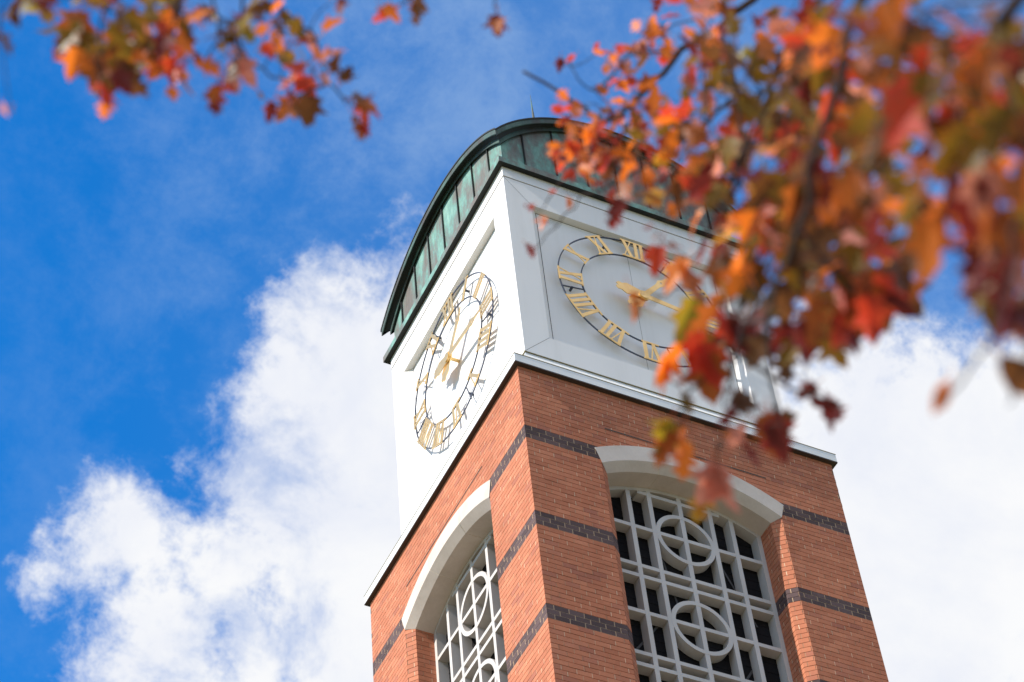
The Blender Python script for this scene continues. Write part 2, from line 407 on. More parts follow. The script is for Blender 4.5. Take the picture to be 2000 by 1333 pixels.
def clock(k, mirror):
    mp = MAP[k]; b = bmesh.new()
    ring(b, mp, RO, .0018, RD-.0005, RD+.003); ring(b, mp, RI, .0018, RD-.0005, RD+.003)
    for hpos in (.9, 3.35, 5.4, 8.65, 11.2):
        a = 2*pi*hpos/12
        def P(r, t): return (CX+mirror*(r*sin(a)+t*cos(a)), CZ+r*cos(a)-t*sin(a))
        prism(b, mp, [P(RI, -.0015), P(RI, .0015), P(RO, .0015), P(RO, -.0015)], RD+.003, RD+.006)
        prism(b, mp, [P(.238, -.003), P(.238, .003), P(.244, .003), P(.244, -.003)], RD+.003, PD+.001)
    c = mk('clock', b, M_iron, tower)
    for i, t in enumerate(['XII', 'I', 'II', 'III', 'IIII', 'V', 'VI', 'VII', 'VIII', 'IX', 'X', 'XI']): numeral(k, mirror, t, i, c)
    def hand(name, deg, ln, w, tail, dd):
        b = bmesh.new(); a = radians(deg)
        def P(x, y): return (CX-.003+mirror*(x*cos(a)+y*sin(a)), CZ-x*sin(a)+y*cos(a))
        # blade with an eye near its tip, in strips so that the hole stays open
        hy = ln*.74; hr = w*.42
        def Q(p): prism(b, mp, [P(*x) for x in p], dd-.0022, dd)
        Q([(-w*.75, .012), (w*.75, .012), (w*.62, hy-w*1.6), (-w*.62, hy-w*1.6)])
        Q([(-w*.62, hy-w*1.6), (0, hy-w*1.6), (0, hy-hr), (-hr, hy), (-w*1.05, hy)])
        Q([(0, hy-w*1.6), (w*.62, hy-w*1.6), (w*1.05, hy), (hr, hy), (0, hy-hr)])
        Q([(-w*1.05, hy), (-hr, hy), (0, hy+hr), (0, hy+w*1.4), (-w*.5, hy+w*1.4)])
        Q([(hr, hy), (w*1.05, hy), (w*.5, hy+w*1.4), (0, hy+w*1.4), (0, hy+hr)])
        Q([(-w*.5, hy+w*1.4), (w*.5, hy+w*1.4), (w*.16, ln), (-w*.16, ln)])
        Q([(-w*1.25, -.012), (-w*1.5, 0), (-w*1.1, .014), (w*1.1, .014), (w*1.5, 0), (w*1.25, -.012)])
        Q([(-w*1.25, -.012), (w*1.25, -.012), (w*1.9, -tail*.62), (w*1.2, -tail*.78), (0, -tail*.74), (-w*1.2, -tail*.78), (-w*1.9, -tail*.62)])
        Q([(-w*1.2, -tail*.78), (0, -tail*.74), (0, -tail*.9), (-w*.5, -tail), (-w*1.3, -tail*.92)])
        Q([(w*1.2, -tail*.78), (0, -tail*.74), (0, -tail*.9), (w*.5, -tail), (w*1.3, -tail*.92)])
        mk(name, b, M_gold, c)
    hand('minute_hand', 97, .232, .0135, .094, .0600)
    hand('hour_hand', 38, .165, .0135, .078, .0650)
    b = bmesh.new(); n = 20
    for r, d0, d1 in ((.016, .0545, .068), (.0055, .066, PD+.001)):
        prism(b, mp, [(CX-.003+r*cos(2*pi*i/n), CZ+r*sin(2*pi*i/n)) for i in range(n)], d0, d1)
    mk('hub', b, M_gold, c)
clock('R', 1); clock('L', -1)

# ---- copper roof: tympana, two-stepped curved verges, vault and spire
ARC = {'R': (1.144, .539), 'B': (1.144, .539), 'L': (1.0194, .6222), 'K': (1.0194, .6222)}
def za(k, t):                 # top line of the verge, t in -1..1
    zc, R = ARC[k]; h = .444*t; return zc + sqrt(R*R-h*h)
b = bmesh.new()
loops(b, [(s+.002, 1.2950), (.0570, 1.2925), (.0565, 1.2925)], 2)
loops(b, [(.0565, 1.2925), (.0565, 1.3180), (.060, 1.3205), (.0885, 1.333)], 1)
roof = mk('roof', b, [M_copper2, M_copper, M_dkcopper], tower)
b = bmesh.new(); n = 40
for k in 'RLBK':
    mp = MAP[k]; rows = []
    for i in range(n+1):
        t = -1 + 2*i/n; z = za(k, t)
        P = lambda dd, oz: mp(.5 + t*(.5-dd), dd, z+oz)
        rows.append([P(.056, 0), P(.056, -.0215), P(.0585, -.0215), P(.0585, -.012), P(.0775, -.009), P(.0775, -.0287), P(.080, -.0287), P(.080, -.018), P(.090, -.016)])
    for a_, b_, mi in ((0, 2, 0), (2, 5, 1), (4, 5, 0), (5, 6, 0), (6, 8, 1)):
        if (a_, b_) == (2, 5): a_, b_ = 2, 4
        strip(b, [r[a_:b_+1] for r in rows], mi)
    strip(b, [[mp(.5+(-1+2*i/n)*(.5-dd), dd, za(k, -1+2*i/n)+oz) for dd, oz in ((.056, 0), (.0535, .0005), (.0535, .0065), (.062, .010))] for i in range(n+1)], 1)
mk('verge', b, [M_copper3, M_dkcopper], roof)
b = bmesh.new(); TD = .088
for k in 'RLBK':
    mp = MAP[k]
    strip(b, [[mp(.5+(-1+2*i/n)*(.5-TD), TD, 1.315), mp(.5+(-1+2*i/n)*(.5-TD), TD, za(k, -1+2*i/n)-.010)] for i in range(n+1)], 0)
mk('gable_cladding', b, [M_copper], roof, recalc=False)
for k in 'RLBK':
    for j in range(-3, 4):
        b = bmesh.new()
        u = .503 + j*.1115; t = (u-.5)/(.5-TD); z1 = za(k, max(-1, min(1, t)))-.014
        prism(b, MAP[k], [(u-.0016, 1.316), (u+.0016, 1.316), (u+.0016, z1), (u-.0016, z1)], TD-.0065, TD+.001)
        mk('standing_seam', b, M_dkcopper, roof)
b = bmesh.new(); n = 36; rows = []
for i in range(n+1):
    r = []
    for j in range(n+1):
        tx, ty = -1+2*i/n, -1+2*j/n
        r.append(W(.5+tx*.438, .5+ty*.438, max(za('R', tx), za('L', ty))+.010))
    rows.append(r)
strip(b, rows)
mk('vault', b, M_copper, roof, smooth=True)
b = bmesh.new(); rows = []
for z, r in ((1.66, .034), (1.70, .030), (1.72, .0262), (2.12, .0125), (2.36, .0052), (2.527, .0004)):
    rows.append([W(.5+r*cos(2*pi*i/16), .512+r*sin(2*pi*i/16), z) for i in range(17)])
strip(b, rows)
mk('spire', b, M_copper2, roof)

# ================================================================== AUTUMN TREE
def leaf_material():
    m = D.materials.new('autumn_leaf'); m.use_nodes = True; nt = m.node_tree; nt.nodes.clear()
    out = N(m, 'ShaderNodeOutputMaterial')
    at_ = N(m, 'ShaderNodeAttribute', attribute_name='leaf_colour'); edge = N(m, 'ShaderNodeAttribute', attribute_name='rim')
    n = noise_(m, 38, 4, .6)
    c = mixc(m, ramp(m, n, [(.42, (0,)*3), (.66, (.75,)*3)]), at_.outputs['Color'], edge.outputs['Color'])
    df = N(m, 'ShaderNodeBsdfPrincipled', i_Roughness=.42); df.inputs['Specular IOR Level'].default_value = .45; L(m, c, df.inputs['Base Color'])
    tr = N(m, 'ShaderNodeBsdfTranslucent'); L(m, mixc(m, 1.0, c, (1.25, 1.05, .75), 'MULTIPLY'), tr.inputs['Color'])
    mx = N(m, 'ShaderNodeMixShader'); mx.inputs[0].default_value = .5
    L(m, df.outputs[0], mx.inputs[1]); L(m, tr.outputs[0], mx.inputs[2]); L(m, mx.outputs[0], out.inputs[0])
    return m
M_leaf = leaf_material()
OAK = [(0, 0), (.05, .05), (.17, .13), (.25, .22), (.13, .28), (.12, .33), (.33, .42), (.42, .53), (.26, .545), (.15, .58), (.15, .64), (.26, .74), (.27, .82), (.13, .83), (.08, .88), (.06, .94), (0, 1)]
MAP_L = [(0, 0), (.16, .02), (.34, .08), (.27, .16), (.25, .24), (.36, .36), (.50, .50), (.36, .505), (.22, .53), (.18, .60), (.20, .72), (.15, .80), (.07, .90), (0, 1)]
OVAL = [(0, 0), (.10, .08), (.20, .2), (.26, .36), (.27, .5), (.22, .66), (.14, .8), (.06, .92), (0, 1)]
PAL = {'red': ((.50, .048, .024), (.66, .14, .04)), 'orange': ((.74, .21, .026), (.66, .10, .022)), 'rust': ((.36, .105, .022), (.24, .055, .02)),
       'olive': ((.170, .110, .014), (.30, .085, .016)), 'green': ((.25, .21, .02), (.42, .15, .018)), 'maroon': ((.15, .020, .018), (.25, .035, .028)),
       'pink': ((.58, .25, .20), (.50, .13, .10)), 'yellow': ((.52, .30, .035), (.58, .17, .025)), 'brown': ((.14, .060, .020), (.09, .032, .018))}
class Foliage:
    def __init__(s): s.v, s.f, s.c, s.r = [], [], [], []
    def leaf(s, p, axis, nrm, size, kind, pal):
        axis = axis.normalized(); side = axis.cross(nrm)
        if side.length < 1e-3: side = axis.orthogonal()
        side.normalize(); nrm = side.cross(axis)
        fold = random.uniform(.05, .6); curl = random.uniform(-.35, .5); tw = random.uniform(-.5, .5); wv = random.uniform(.85, 1.15)
        prof = {'oak': OAK, 'maple': MAP_L, 'oval': OVAL}[kind]; c0, c1 = PAL[pal]
        g = random.uniform(.75, 1.2); c0 = tuple(min(.95, x*g) for x in c0); base = len(s.v)
        pet = size*random.uniform(.25, .5); p0 = p + axis*pet
        def put(x, y, cc):
            h = abs(x)*fold - curl*y*y + tw*x*y
            s.v.append(p0 + side*(x*size*wv) + axis*(y*size) + nrm*(h*size)); s.c.append(c0); s.r.append(cc)
        for x, y in prof: put(0, y, c0)
        n = len(prof)
        for sg in (-1, 1):
            b0 = len(s.v)
            for x, y in prof: put(sg*x*random.uniform(.88, 1.1), y + random.uniform(-.012, .012), c1)
            for i in range(n-1):
                s.f.append((base+i, base+i+1, b0+i+1, b0+i))
        b0 = len(s.v); w = size*.012+.0006
        for q in (p - side*w, p + side*w, p0 + side*w, p0 - side*w): s.v.append(q); s.c.append((.35, .09, .04)); s.r.append((.35, .09, .04))
        s.f.append((b0, b0+1, b0+2, b0+3))
    def build(s, par, loc):
        me = D.meshes.new('foliage'); me.from_pydata([tuple(v-loc) for v in s.v], [], s.f); me.materials.append(M_leaf)
        for nm, data in (('leaf_colour', s.c), ('rim', s.r)):
            a = me.color_attributes.new(nm, 'FLOAT_COLOR', 'POINT')
            a.data.foreach_set('color', [x for c in data for x in (*c, 1.0)])
        o = D.objects.new('foliage', me); COL.objects.link(o); o.parent = par
        return o
def tube(bm, pts, radii, loc, n=7):
    prev = None; P = [Vector(p) for p in pts]
    for i, p in enumerate(P):
        t = (P[min(i+1, len(P)-1)] - P[max(i-1, 0)]).normalized(); a = t.orthogonal().normalized() if i == 0 else (a - t*a.dot(t)).normalized()
        bq = t.cross(a); r = radii[i]
        cur = [bm.verts.new(p - loc + (a*cos(2*pi*j/n) + bq*sin(2*pi*j/n))*r) for j in range(n)]
        if prev:
            for j in range(n): bm.faces.new((prev[j], prev[(j+1) % n], cur[(j+1) % n], cur[j]))
        prev = cur
def spline(pts, k=5):
    out = []; P = [pts[0]] + list(pts) + [pts[-1]]
    for i in range(1, len(P)-2):
        for j in range(k):
            t = j/k; a, b_, c, d_ = P[i-1], P[i], P[i+1], P[i+2]
            out.append(.5*((2*b_) + (c-a)*t + (2*a-5*b_+4*c-d_)*t*t + (3*b_-a-3*c+d_)*t**3))
    out.append(P[-2]); return out

hf = Vector((fwd.x, fwd.y, 0)).normalized(); hr = Vector((rt.x, rt.y, 0)).normalized()
TB = Vector((CAM.x, CAM.y, 0)) + hr*4.6 + hf*2.3
tree = empty('autumn_oak_tree', TB)
tag(tree, label='autumn tree with red, orange and brown leaves hanging in front of the tower', category='tree')
b = bmesh.new(); TT = TB + Vector((.1, .2, 7.5))
tp = spline([TB+Vector((0, 0, -.1)), TB+Vector((.04, 0, 1.2)), TB+Vector((-.05, .08, 3.2)), TB+Vector((.05, .1, 5.4)), TT, TT+Vector((.2, .3, 2.2))])
tube(b, tp, [.27-.2*i/(len(tp)-1) + (.1 if i == 0 else 0) for i in range(len(tp))], TB, 14)
mk('trunk', b, M_bark, tree, smooth=True)
def trunk_at(h):
    return min(tp, key=lambda p: abs(p.z-h))

# boughs: way-points (px, py, metres), radius at start / end in metres
BOUGHS = [
  dict(pts=[(2300, -700, 4.4), (2000, -420, 4.6), (1695, -30, 4.3), (1640, 150, 4.3), (1590, 300, 4.35), (1560, 450, 4.4), (1520, 560, 4.5), (1500, 640, 4.7), (1505, 740, 5.0), (1530, 830, 5.2)], r=(.016, .0034), h=6.2,
       side=[[(1520, 560, 4.5), (1440, 660, 5.2), (1425, 790, 5.6), (1400, 900, 5.6)], [(1500, 640, 4.7), (1400, 600, 5.4), (1330, 560, 5.9), (1270, 600, 6.0)], [(1560, 450, 4.4), (1640, 540, 4.7), (1700, 590, 4.8)], [(1505, 740, 5.3), (1580, 770, 5.2), (1640, 800, 5.2)], [(1425, 700, 5.5), (1350, 760, 5.5), (1330, 830, 5.5)]]),
  dict(pts=[(2200, -800, 5.6), (1800, -400, 5.8), (1600, -10, 5.3), (1540, 80, 5.3), (1510, 170, 5.35), (1480, 245, 5.4), (1440, 340, 5.7), (1400, 430, 6.0)], r=(.014, .003), h=7.0,
       side=[[(1510, 170, 6.1), (1400, 220, 6.3), (1330, 320, 6.4), (1300, 440, 6.4)], [(1440, 340, 6.2), (1500, 440, 6.0), (1560, 500, 5.8)], [(1400, 430, 6.2), (1340, 520, 6.2)]]),
  dict(pts=[(2100, -700, 6.8), (1700, -260, 7.0), (1470, 0, 7.2), (1330, 100, 7.3), (1250, 190, 7.4), (1190, 235, 7.4), (1130, 203, 7.5), (1022, 140, 7.6)], r=(.020, .0045), h=7.4,
       side=[[(1330, 100, 7.3), (1230, 110, 7.4), (1165, 180, 7.5), (1115, 130, 7.5)], [(1250, 190, 7.4), (1200, 290, 7.4), (1120, 330, 7.5), (1065, 400, 7.5)], [(1470, 160, 7.0), (1290, 310, 7.2), (1140, 385, 7.4), (1060, 470, 7.5)], [(1470, 0, 7.2), (1390, 30, 7.2), (1290, 60, 7.3)], [(1190, 235, 7.4), (1130, 260, 7.5), (1090, 290, 7.5)]]),
  dict(pts=[(2500, -500, 3.3), (2250, -250, 3.4), (2000, -20, 3.5), (1900, 160, 3.6), (1860, 330, 3.7), (1830, 460, 3.8)], r=(.026, .003), h=5.4,
       side=[[(1900, 160, 3.6), (1800, 220, 3.7), (1700, 330, 3.9)], [(2010, 260, 3.4), (1990, 450, 3.3), (1950, 640, 3.3), (1830, 790, 3.3)], [(2100, 300, 3.4), (2040, 560, 3.3), (2010, 700, 3.3), (1970, 790, 3.3)], [(2000, -20, 3.5), (1800, 30, 3.8), (1720, 120, 3.9)]]),
  dict(pts=[(2100, -1100, 6.4), (1400, -900, 6.2), (800, -520, 6.0), (500, -260, 5.9), (380, -60, 5.8), (330, 60, 5.8), (300, 130, 5.8)], r=(.034, .002), h=8.0,
       side=[[(500, -260, 5.9), (540, -5, 6.2), (612, 70, 6.3), (640, 160, 6.3), (700, 210, 6.3)], [(380, -60, 5.8), (430, 40, 5.8), (395, 130, 5.8)], [(380, -60, 5.8), (220, 0, 5.6), (190, 110, 5.5), (200, 190, 5.5)], [(800, -520, 6), (810, -100, 6.2), (800, 5, 6.2)], [(800, -520, 6), (950, -150, 6.4), (965, 15, 6.5)],
             [(500, -260, 5.9), (470, 0, 6.0), (480, 110, 6.0), (560, 160, 6.2), (620, 160, 6.2)], [(220, 0, 5.6), (60, -40, 5.2), (0, 30, 5.1)], [(640, 160, 6.3), (600, 185, 6.3), (525, 215, 6.3)]]),
]
# leaf clumps: bough, px, py, rx, ry, leaves, depth range, size range, palette weights
MIXR = 'red red orange orange rust maroon rust pink brown'.split()
MIXD = 'rust olive olive brown orange maroon red rust brown maroon olive pink'.split()
MIXO = 'olive olive olive brown rust green brown maroon orange'.split()
CL = [
 (2, 1180, 225, 75, 45, 26, 7.0, 7.8, .040, .070, MIXR), (2, 1095, 130, 6, 6, 1, 7.5, 7.5, .04, .05, ['maroon']), (2, 1118, 108, 6, 6, 1, 7.5, 7.5, .035, .045, ['red']),
 (2, 1240, 120, 60, 40, 14, 7.0, 7.8, .045, .07, MIXR), (2, 1290, 60, 55, 50, 14, 6.8, 7.6, .05, .08, MIXR), (2, 1190, 95, 30, 20, 2, 7.5, 7.8, .04, .05, ['red']),
 (2, 1140, 290, 55, 50, 24, 7.0, 7.8, .045, .075, MIXR), (2, 1110, 300, 30, 45, 9, 7.2, 7.6, .05, .07, ['orange', 'orange', 'red']), (2, 1205, 180, 40, 30, 8, 7.2, 7.8, .045, .07, MIXR),
 (2, 1215, 300, 60, 60, 18, 6.8, 7.6, .045, .075, MIXR), (2, 1045, 405, 14, 10, 2, 7.4, 7.5, .035, .05, ['red', 'maroon']), (2, 1050, 432, 10, 10, 2, 7.3, 7.4, .05, .06, ['orange', 'red']), (2, 1038, 490, 8, 8, 1, 7.3, 7.4, .05, .055, ['maroon']),
 (2, 1090, 370, 14, 14, 2, 7.2, 7.4, .04, .05, ['red', 'orange']), (2, 1190, 372, 16, 10, 2, 7.0, 7.4, .05, .06, ['red', 'maroon']), (2, 1140, 340, 30, 20, 3, 7.2, 7.4, .035, .05, ['pink', 'rust']),
 (1, 1260, 320, 40, 50, 7, 6.2, 6.8, .06, .09, ['orange', 'orange', 'yellow', 'rust']), (1, 1250, 390, 30, 30, 6, 6.2, 6.8, .06, .08, ['maroon', 'maroon', 'rust', 'pink']), (1, 1310, 370, 40, 40, 5, 6.0, 6.8, .055, .085, MIXR),
 (1, 1330, 260, 80, 80, 26, 5.8, 6.8, .06, .09, MIXD), (1, 1400, 60, 90, 60, 18, 5.8, 7.0, .06, .09, MIXR), (1, 1460, 60, 60, 50, 9, 5.6, 6.4, .07, .10, MIXO), (1, 1380, 210, 70, 60, 12, 5.8, 6.8, .06, .09, MIXR), (1, 1420, 320, 70, 80, 26, 5.6, 6.4, .07, .1, MIXD),
 (1, 1550, 180, 40, 50, 9, 5.4, 6.2, .08, .11, ['olive', 'green', 'olive', 'brown']), (1, 1430, 110, 40, 40, 5, 5.6, 6, .08, .1, ['olive', 'brown']), (1, 1530, 80, 30, 30, 2, 5.6, 6, .07, .09, ['pink']), (1, 1490, 420, 80, 60, 16, 5.4, 6.2, .06, .1, MIXD), (1, 1390, 460, 40, 50, 9, 5.6, 6.2, .06, .09, ['rust', 'maroon', 'brown', 'red']),
 (1, 1288, 465, 16, 40, 4, 6.0, 6.4, .05, .07, ['maroon', 'red', 'rust']), (1, 1360, 380, 40, 40, 6, 6.0, 6.4, .06, .08, MIXD),
 (0, 1660, 70, 90, 80, 20, 4.6, 5.4, .08, .11, MIXD), (0, 1600, 60, 60, 60, 10, 4.8, 5.4, .08, .11, MIXR), (0, 1640, 250, 90, 80, 22, 4.6, 5.4, .07, .11, MIXD), (0, 1560, 330, 80, 60, 20, 4.7, 5.4, .07, .11, MIXD), (0, 1530, 400, 60, 50, 12, 4.8, 5.4, .07, .10, ['orange', 'orange', 'rust', 'yellow', 'pink']),
 (0, 1600, 480, 110, 60, 20, 4.6, 5.2, .07, .11, MIXO), (0, 1500, 510, 70, 60, 14, 4.8, 5.4, .07, .11, MIXO), (0, 1700, 430, 80, 70, 18, 4.5, 5.0, .08, .11, MIXD), (0, 1680, 560, 60, 36, 10, 4.5, 5.0, .08, .11, ['rust', 'maroon', 'brown', 'red']), (0, 1600, 590, 70, 30, 10, 4.6, 5.2, .08, .1, MIXD),
 (0, 1345, 545, 26, 24, 3, 5.6, 6.0, .09, .11, ['orange', 'green', 'olive', 'rust']), (0, 1238, 590, 4, 6, 1, 5.8, 6.0, .06, .07, ['rust', 'brown']), (0, 1285, 520, 10, 20, 1, 5.8, 6.0, .07, .09, ['red', 'maroon']), (0, 1402, 598, 14, 24, 2, 5.4, 5.8, .08, .1, ['red', 'rust', 'maroon']), (0, 1500, 615, 70, 26, 12, 5.2, 5.6, .08, .1, ['maroon', 'brown', 'maroon']),
 (0, 1345, 665, 26, 20, 2, 5.4, 5.7, .08, .1, ['maroon', 'rust', 'red']), (0, 1282, 712, 10, 10, 1, 5.5, 5.5, .10, .105, ['orange']), (0, 1290, 745, 8, 8, 1, 5.5, 5.5, .07, .08, ['orange']), (0, 1362, 690, 20, 20, 3, 5.4, 5.6, .09, .11, ['olive', 'olive', 'rust']), (0, 1410, 662, 14, 14, 1, 5.4, 5.6, .06, .08, ['rust', 'red']),
 (0, 1298, 832, 12, 12, 3, 5.5, 5.6, .06, .09, ['yellow', 'green']), (0, 1345, 840, 16, 26, 3, 5.5, 5.6, .07, .10, ['rust', 'orange', 'rust']), (0, 1340, 780, 8, 10, 1, 5.5, 5.5, .05, .06, ['olive']),
 (0, 1395, 925, 14, 14, 3, 5.5, 5.6, .08, .10, ['red', 'pink']), (0, 1385, 945, 10, 14, 2, 5.5, 5.6, .07, .09, ['rust', 'yellow']), (0, 1450, 885, 8, 8, 1, 5.5, 5.6, .06, .07, ['maroon']), (0, 1475, 790, 30, 30, 4, 5.3, 5.6, .06, .09, ['maroon', 'maroon', 'brown', 'pink']), (0, 1535, 835, 24, 18, 3, 5.2, 5.4, .08, .10, ['rust', 'maroon', 'rust']), (0, 1500, 850, 20, 20, 2, 5.3, 5.4, .06, .08, ['maroon']),
 (0, 1615, 800, 16, 14, 3, 5.2, 5.3, .045, .06, ['maroon', 'brown']), (0, 1575, 760, 8, 12, 1, 5.2, 5.3, .045, .05, ['maroon']), (0, 1585, 700, 20, 10, 2, 5.2, 5.3, .035, .045, ['olive', 'brown']), (0, 1440, 760, 20, 30, 3, 5.4, 5.6, .05, .07, ['maroon', 'brown']), (0, 1420, 850, 16, 20, 2, 5.4, 5.6, .05, .06, ['rust', 'red']),
 (0, 1710, 625, 14, 12, 1, 4.7, 4.7, .135, .14, ['brown']), (0, 1740, 560, 30, 24, 3, 4.6, 4.8, .09, .11, ['rust', 'brown', 'red']), (0, 1500, 680, 30, 30, 3, 5.2, 5.4, .06, .09, ['brown', 'rust']),
 (1, 1440, 180, 50, 50, 8, 5.6, 6.4, .07, .1, MIXO), (1, 1380, 130, 60, 60, 12, 5.8, 6.8, .06, .09, MIXD), (1, 1490, 250, 60, 60, 14, 5.4, 6.2, .07, .1, MIXD), (1, 1590, 130, 50, 60, 10, 5.4, 6.0, .07, .1, MIXO), (1, 1360, 20, 40, 30, 8, 6, 7, .06, .09, MIXR), (0, 1720, 200, 60, 90, 14, 4.4, 5.0, .07, .10, MIXO), (0, 1740, 330, 60, 60, 10, 4.3, 4.9, .07, .10, MIXD),
 (0, 1560, 640, 50, 24, 6, 4.9, 5.3, .07, .1, ['brown', 'rust', 'maroon', 'olive']),
 (3, 1780, 60, 90, 70, 16, 3.5, 4.2, .075, .10, MIXD), (3, 1900, 60, 90, 80, 18, 3.3, 3.9, .08, .11, MIXO), (3, 1860, 110, 50, 70, 8, 3.4, 3.8, .08, .11, ['red', 'red', 'rust', 'olive']), (3, 1780, 210, 60, 60, 8, 3.6, 4.2, .07, .10, MIXO), (3, 1900, 230, 110, 80, 22, 3.3, 3.9, .08, .11, MIXD), (3, 1960, 130, 60, 90, 12, 3.3, 3.7, .08, .10, MIXO),
 (3, 1850, 330, 120, 60, 20, 3.4, 4.0, .08, .11, MIXO), (3, 1700, 320, 40, 40, 5, 3.8, 4.2, .07, .09, ['olive', 'rust']), (3, 1930, 410, 90, 60, 18, 3.3, 3.8, .08, .11, MIXD), (3, 1790, 410, 60, 40, 8, 3.6, 4.0, .08, .1, MIXO), (3, 1840, 455, 50, 24, 4, 3.5, 3.9, .07, .09, ['rust', 'brown']), (3, 1835, 775, 6, 4, 1, 3.3, 3.35, .055, .06, ['rust']), (3, 1985, 745, 4, 20, 1, 3.3, 3.35, .09, .10, ['brown', 'rust']), (3, 1930, 120, 80, 110, 16, 3.4, 3.9, .08, .11, ['olive', 'olive', 'brown', 'maroon', 'rust']), (3, 1955, 575, 40, 36, 6, 3.3, 3.6, .08, .10, ['brown', 'rust', 'olive', 'maroon']), (3, 1970, 530, 40, 50, 7, 3.3, 3.7, .08, .10, MIXD), (3, 1965, 600, 36, 24, 3, 3.3, 3.5, .08, .10, ['rust', 'maroon', 'olive']),
 (3, 1700, 100, 60, 60, 8, 3.8, 4.4, .07, .10, MIXD),
 (4, 200, 35, 80, 60, 22, 5.2, 6.0, .07, .10, ['olive', 'olive', 'brown', 'green', 'maroon', 'rust', 'olive']), (4, 205, 95, 40, 30, 6, 5.2, 5.8, .08, .1, ['olive', 'olive', 'brown']), (4, 140, 122, 8, 8, 1, 5.4, 5.4, .08, .09, ['orange']), (4, 205, 165, 12, 24, 3, 5.3, 5.5, .07, .09, ['maroon', 'red', 'pink']), (4, 205, 200, 8, 8, 1, 5.4, 5.4, .05, .06, ['orange']),
 (4, 250, 125, 24, 24, 5, 5.5, 5.8, .06, .08, ['red', 'orange', 'pink']), (4, 330, 30, 80, 50, 16, 5.5, 6.1, .07, .09, MIXO), (4, 350, 130, 45, 34, 12, 5.6, 6.0, .055, .08, ['red', 'orange', 'red', 'rust']), (4, 300, 60, 40, 30, 6, 5.5, 6.0, .06, .08, MIXR),
 (4, 430, 40, 50, 45, 12, 5.6, 6.2, .06, .09, MIXO), (4, 440, 110, 40, 34, 6, 5.7, 6.1, .06, .09, ['brown', 'pink', 'maroon', 'olive']), (4, 400, 150, 30, 14, 4, 5.7, 6.1, .045, .06, ['rust', 'red', 'maroon']), (4, 510, 50, 26, 40, 7, 5.9, 6.3, .06, .08, MIXD),
 (4, 560, 90, 40, 30, 8, 6.0, 6.4, .06, .09, MIXO), (4, 620, 110, 34, 40, 9, 6.1, 6.4, .06, .08, ['red', 'pink', 'rust', 'maroon', 'olive']), (4, 530, 158, 30, 8, 4, 6.1, 6.3, .05, .07, ['red', 'maroon']), (4, 590, 195, 26, 16, 3, 6.2, 6.4, .08, .10, ['olive', 'rust', 'brown']), (4, 522, 222, 8, 8, 1, 6.3, 6.3, .06, .065, ['maroon']), (4, 510, 184, 6, 6, 1, 6.3, 6.3, .025, .03, ['olive']),
 (4, 670, 175, 30, 24, 5, 6.2, 6.4, .07, .09, ['olive', 'rust', 'maroon', 'brown']), (4, 705, 215, 16, 20, 5, 6.2, 6.4, .045, .06, ['red', 'maroon', 'red']), (4, 714, 252, 5, 6, 1, 6.3, 6.3, .04, .045, ['red']), (4, 60, 5, 34, 10, 4, 5.0, 5.4, .06, .08, MIXO), (4, -2, 55, 8, 20, 2, 5.0, 5.2, .06, .08, ['brown', 'maroon']),
 (4, 15, 218, 14, 8, 2, 4.8, 5.0, .03, .04, ['brown', 'pink']), (4, 770, 18, 26, 12, 3, 6.2, 6.3, .055, .07, ['orange', 'rust', 'red']), (4, 825, 8, 20, 10, 3, 6.2, 6.3, .06, .08, ['brown', 'rust']), (4, 965, 28, 8, 12, 2, 6.4, 6.5, .07, .085, ['maroon', 'rust']), (4, 655, 5, 12, 10, 2, 6.2, 6.3, .05, .06, ['maroon']), (4, 120, -10, 60, 20, 8, 5.2, 5.8, .07, .09, MIXO),
]
UP = Vector((0, 0, 1))
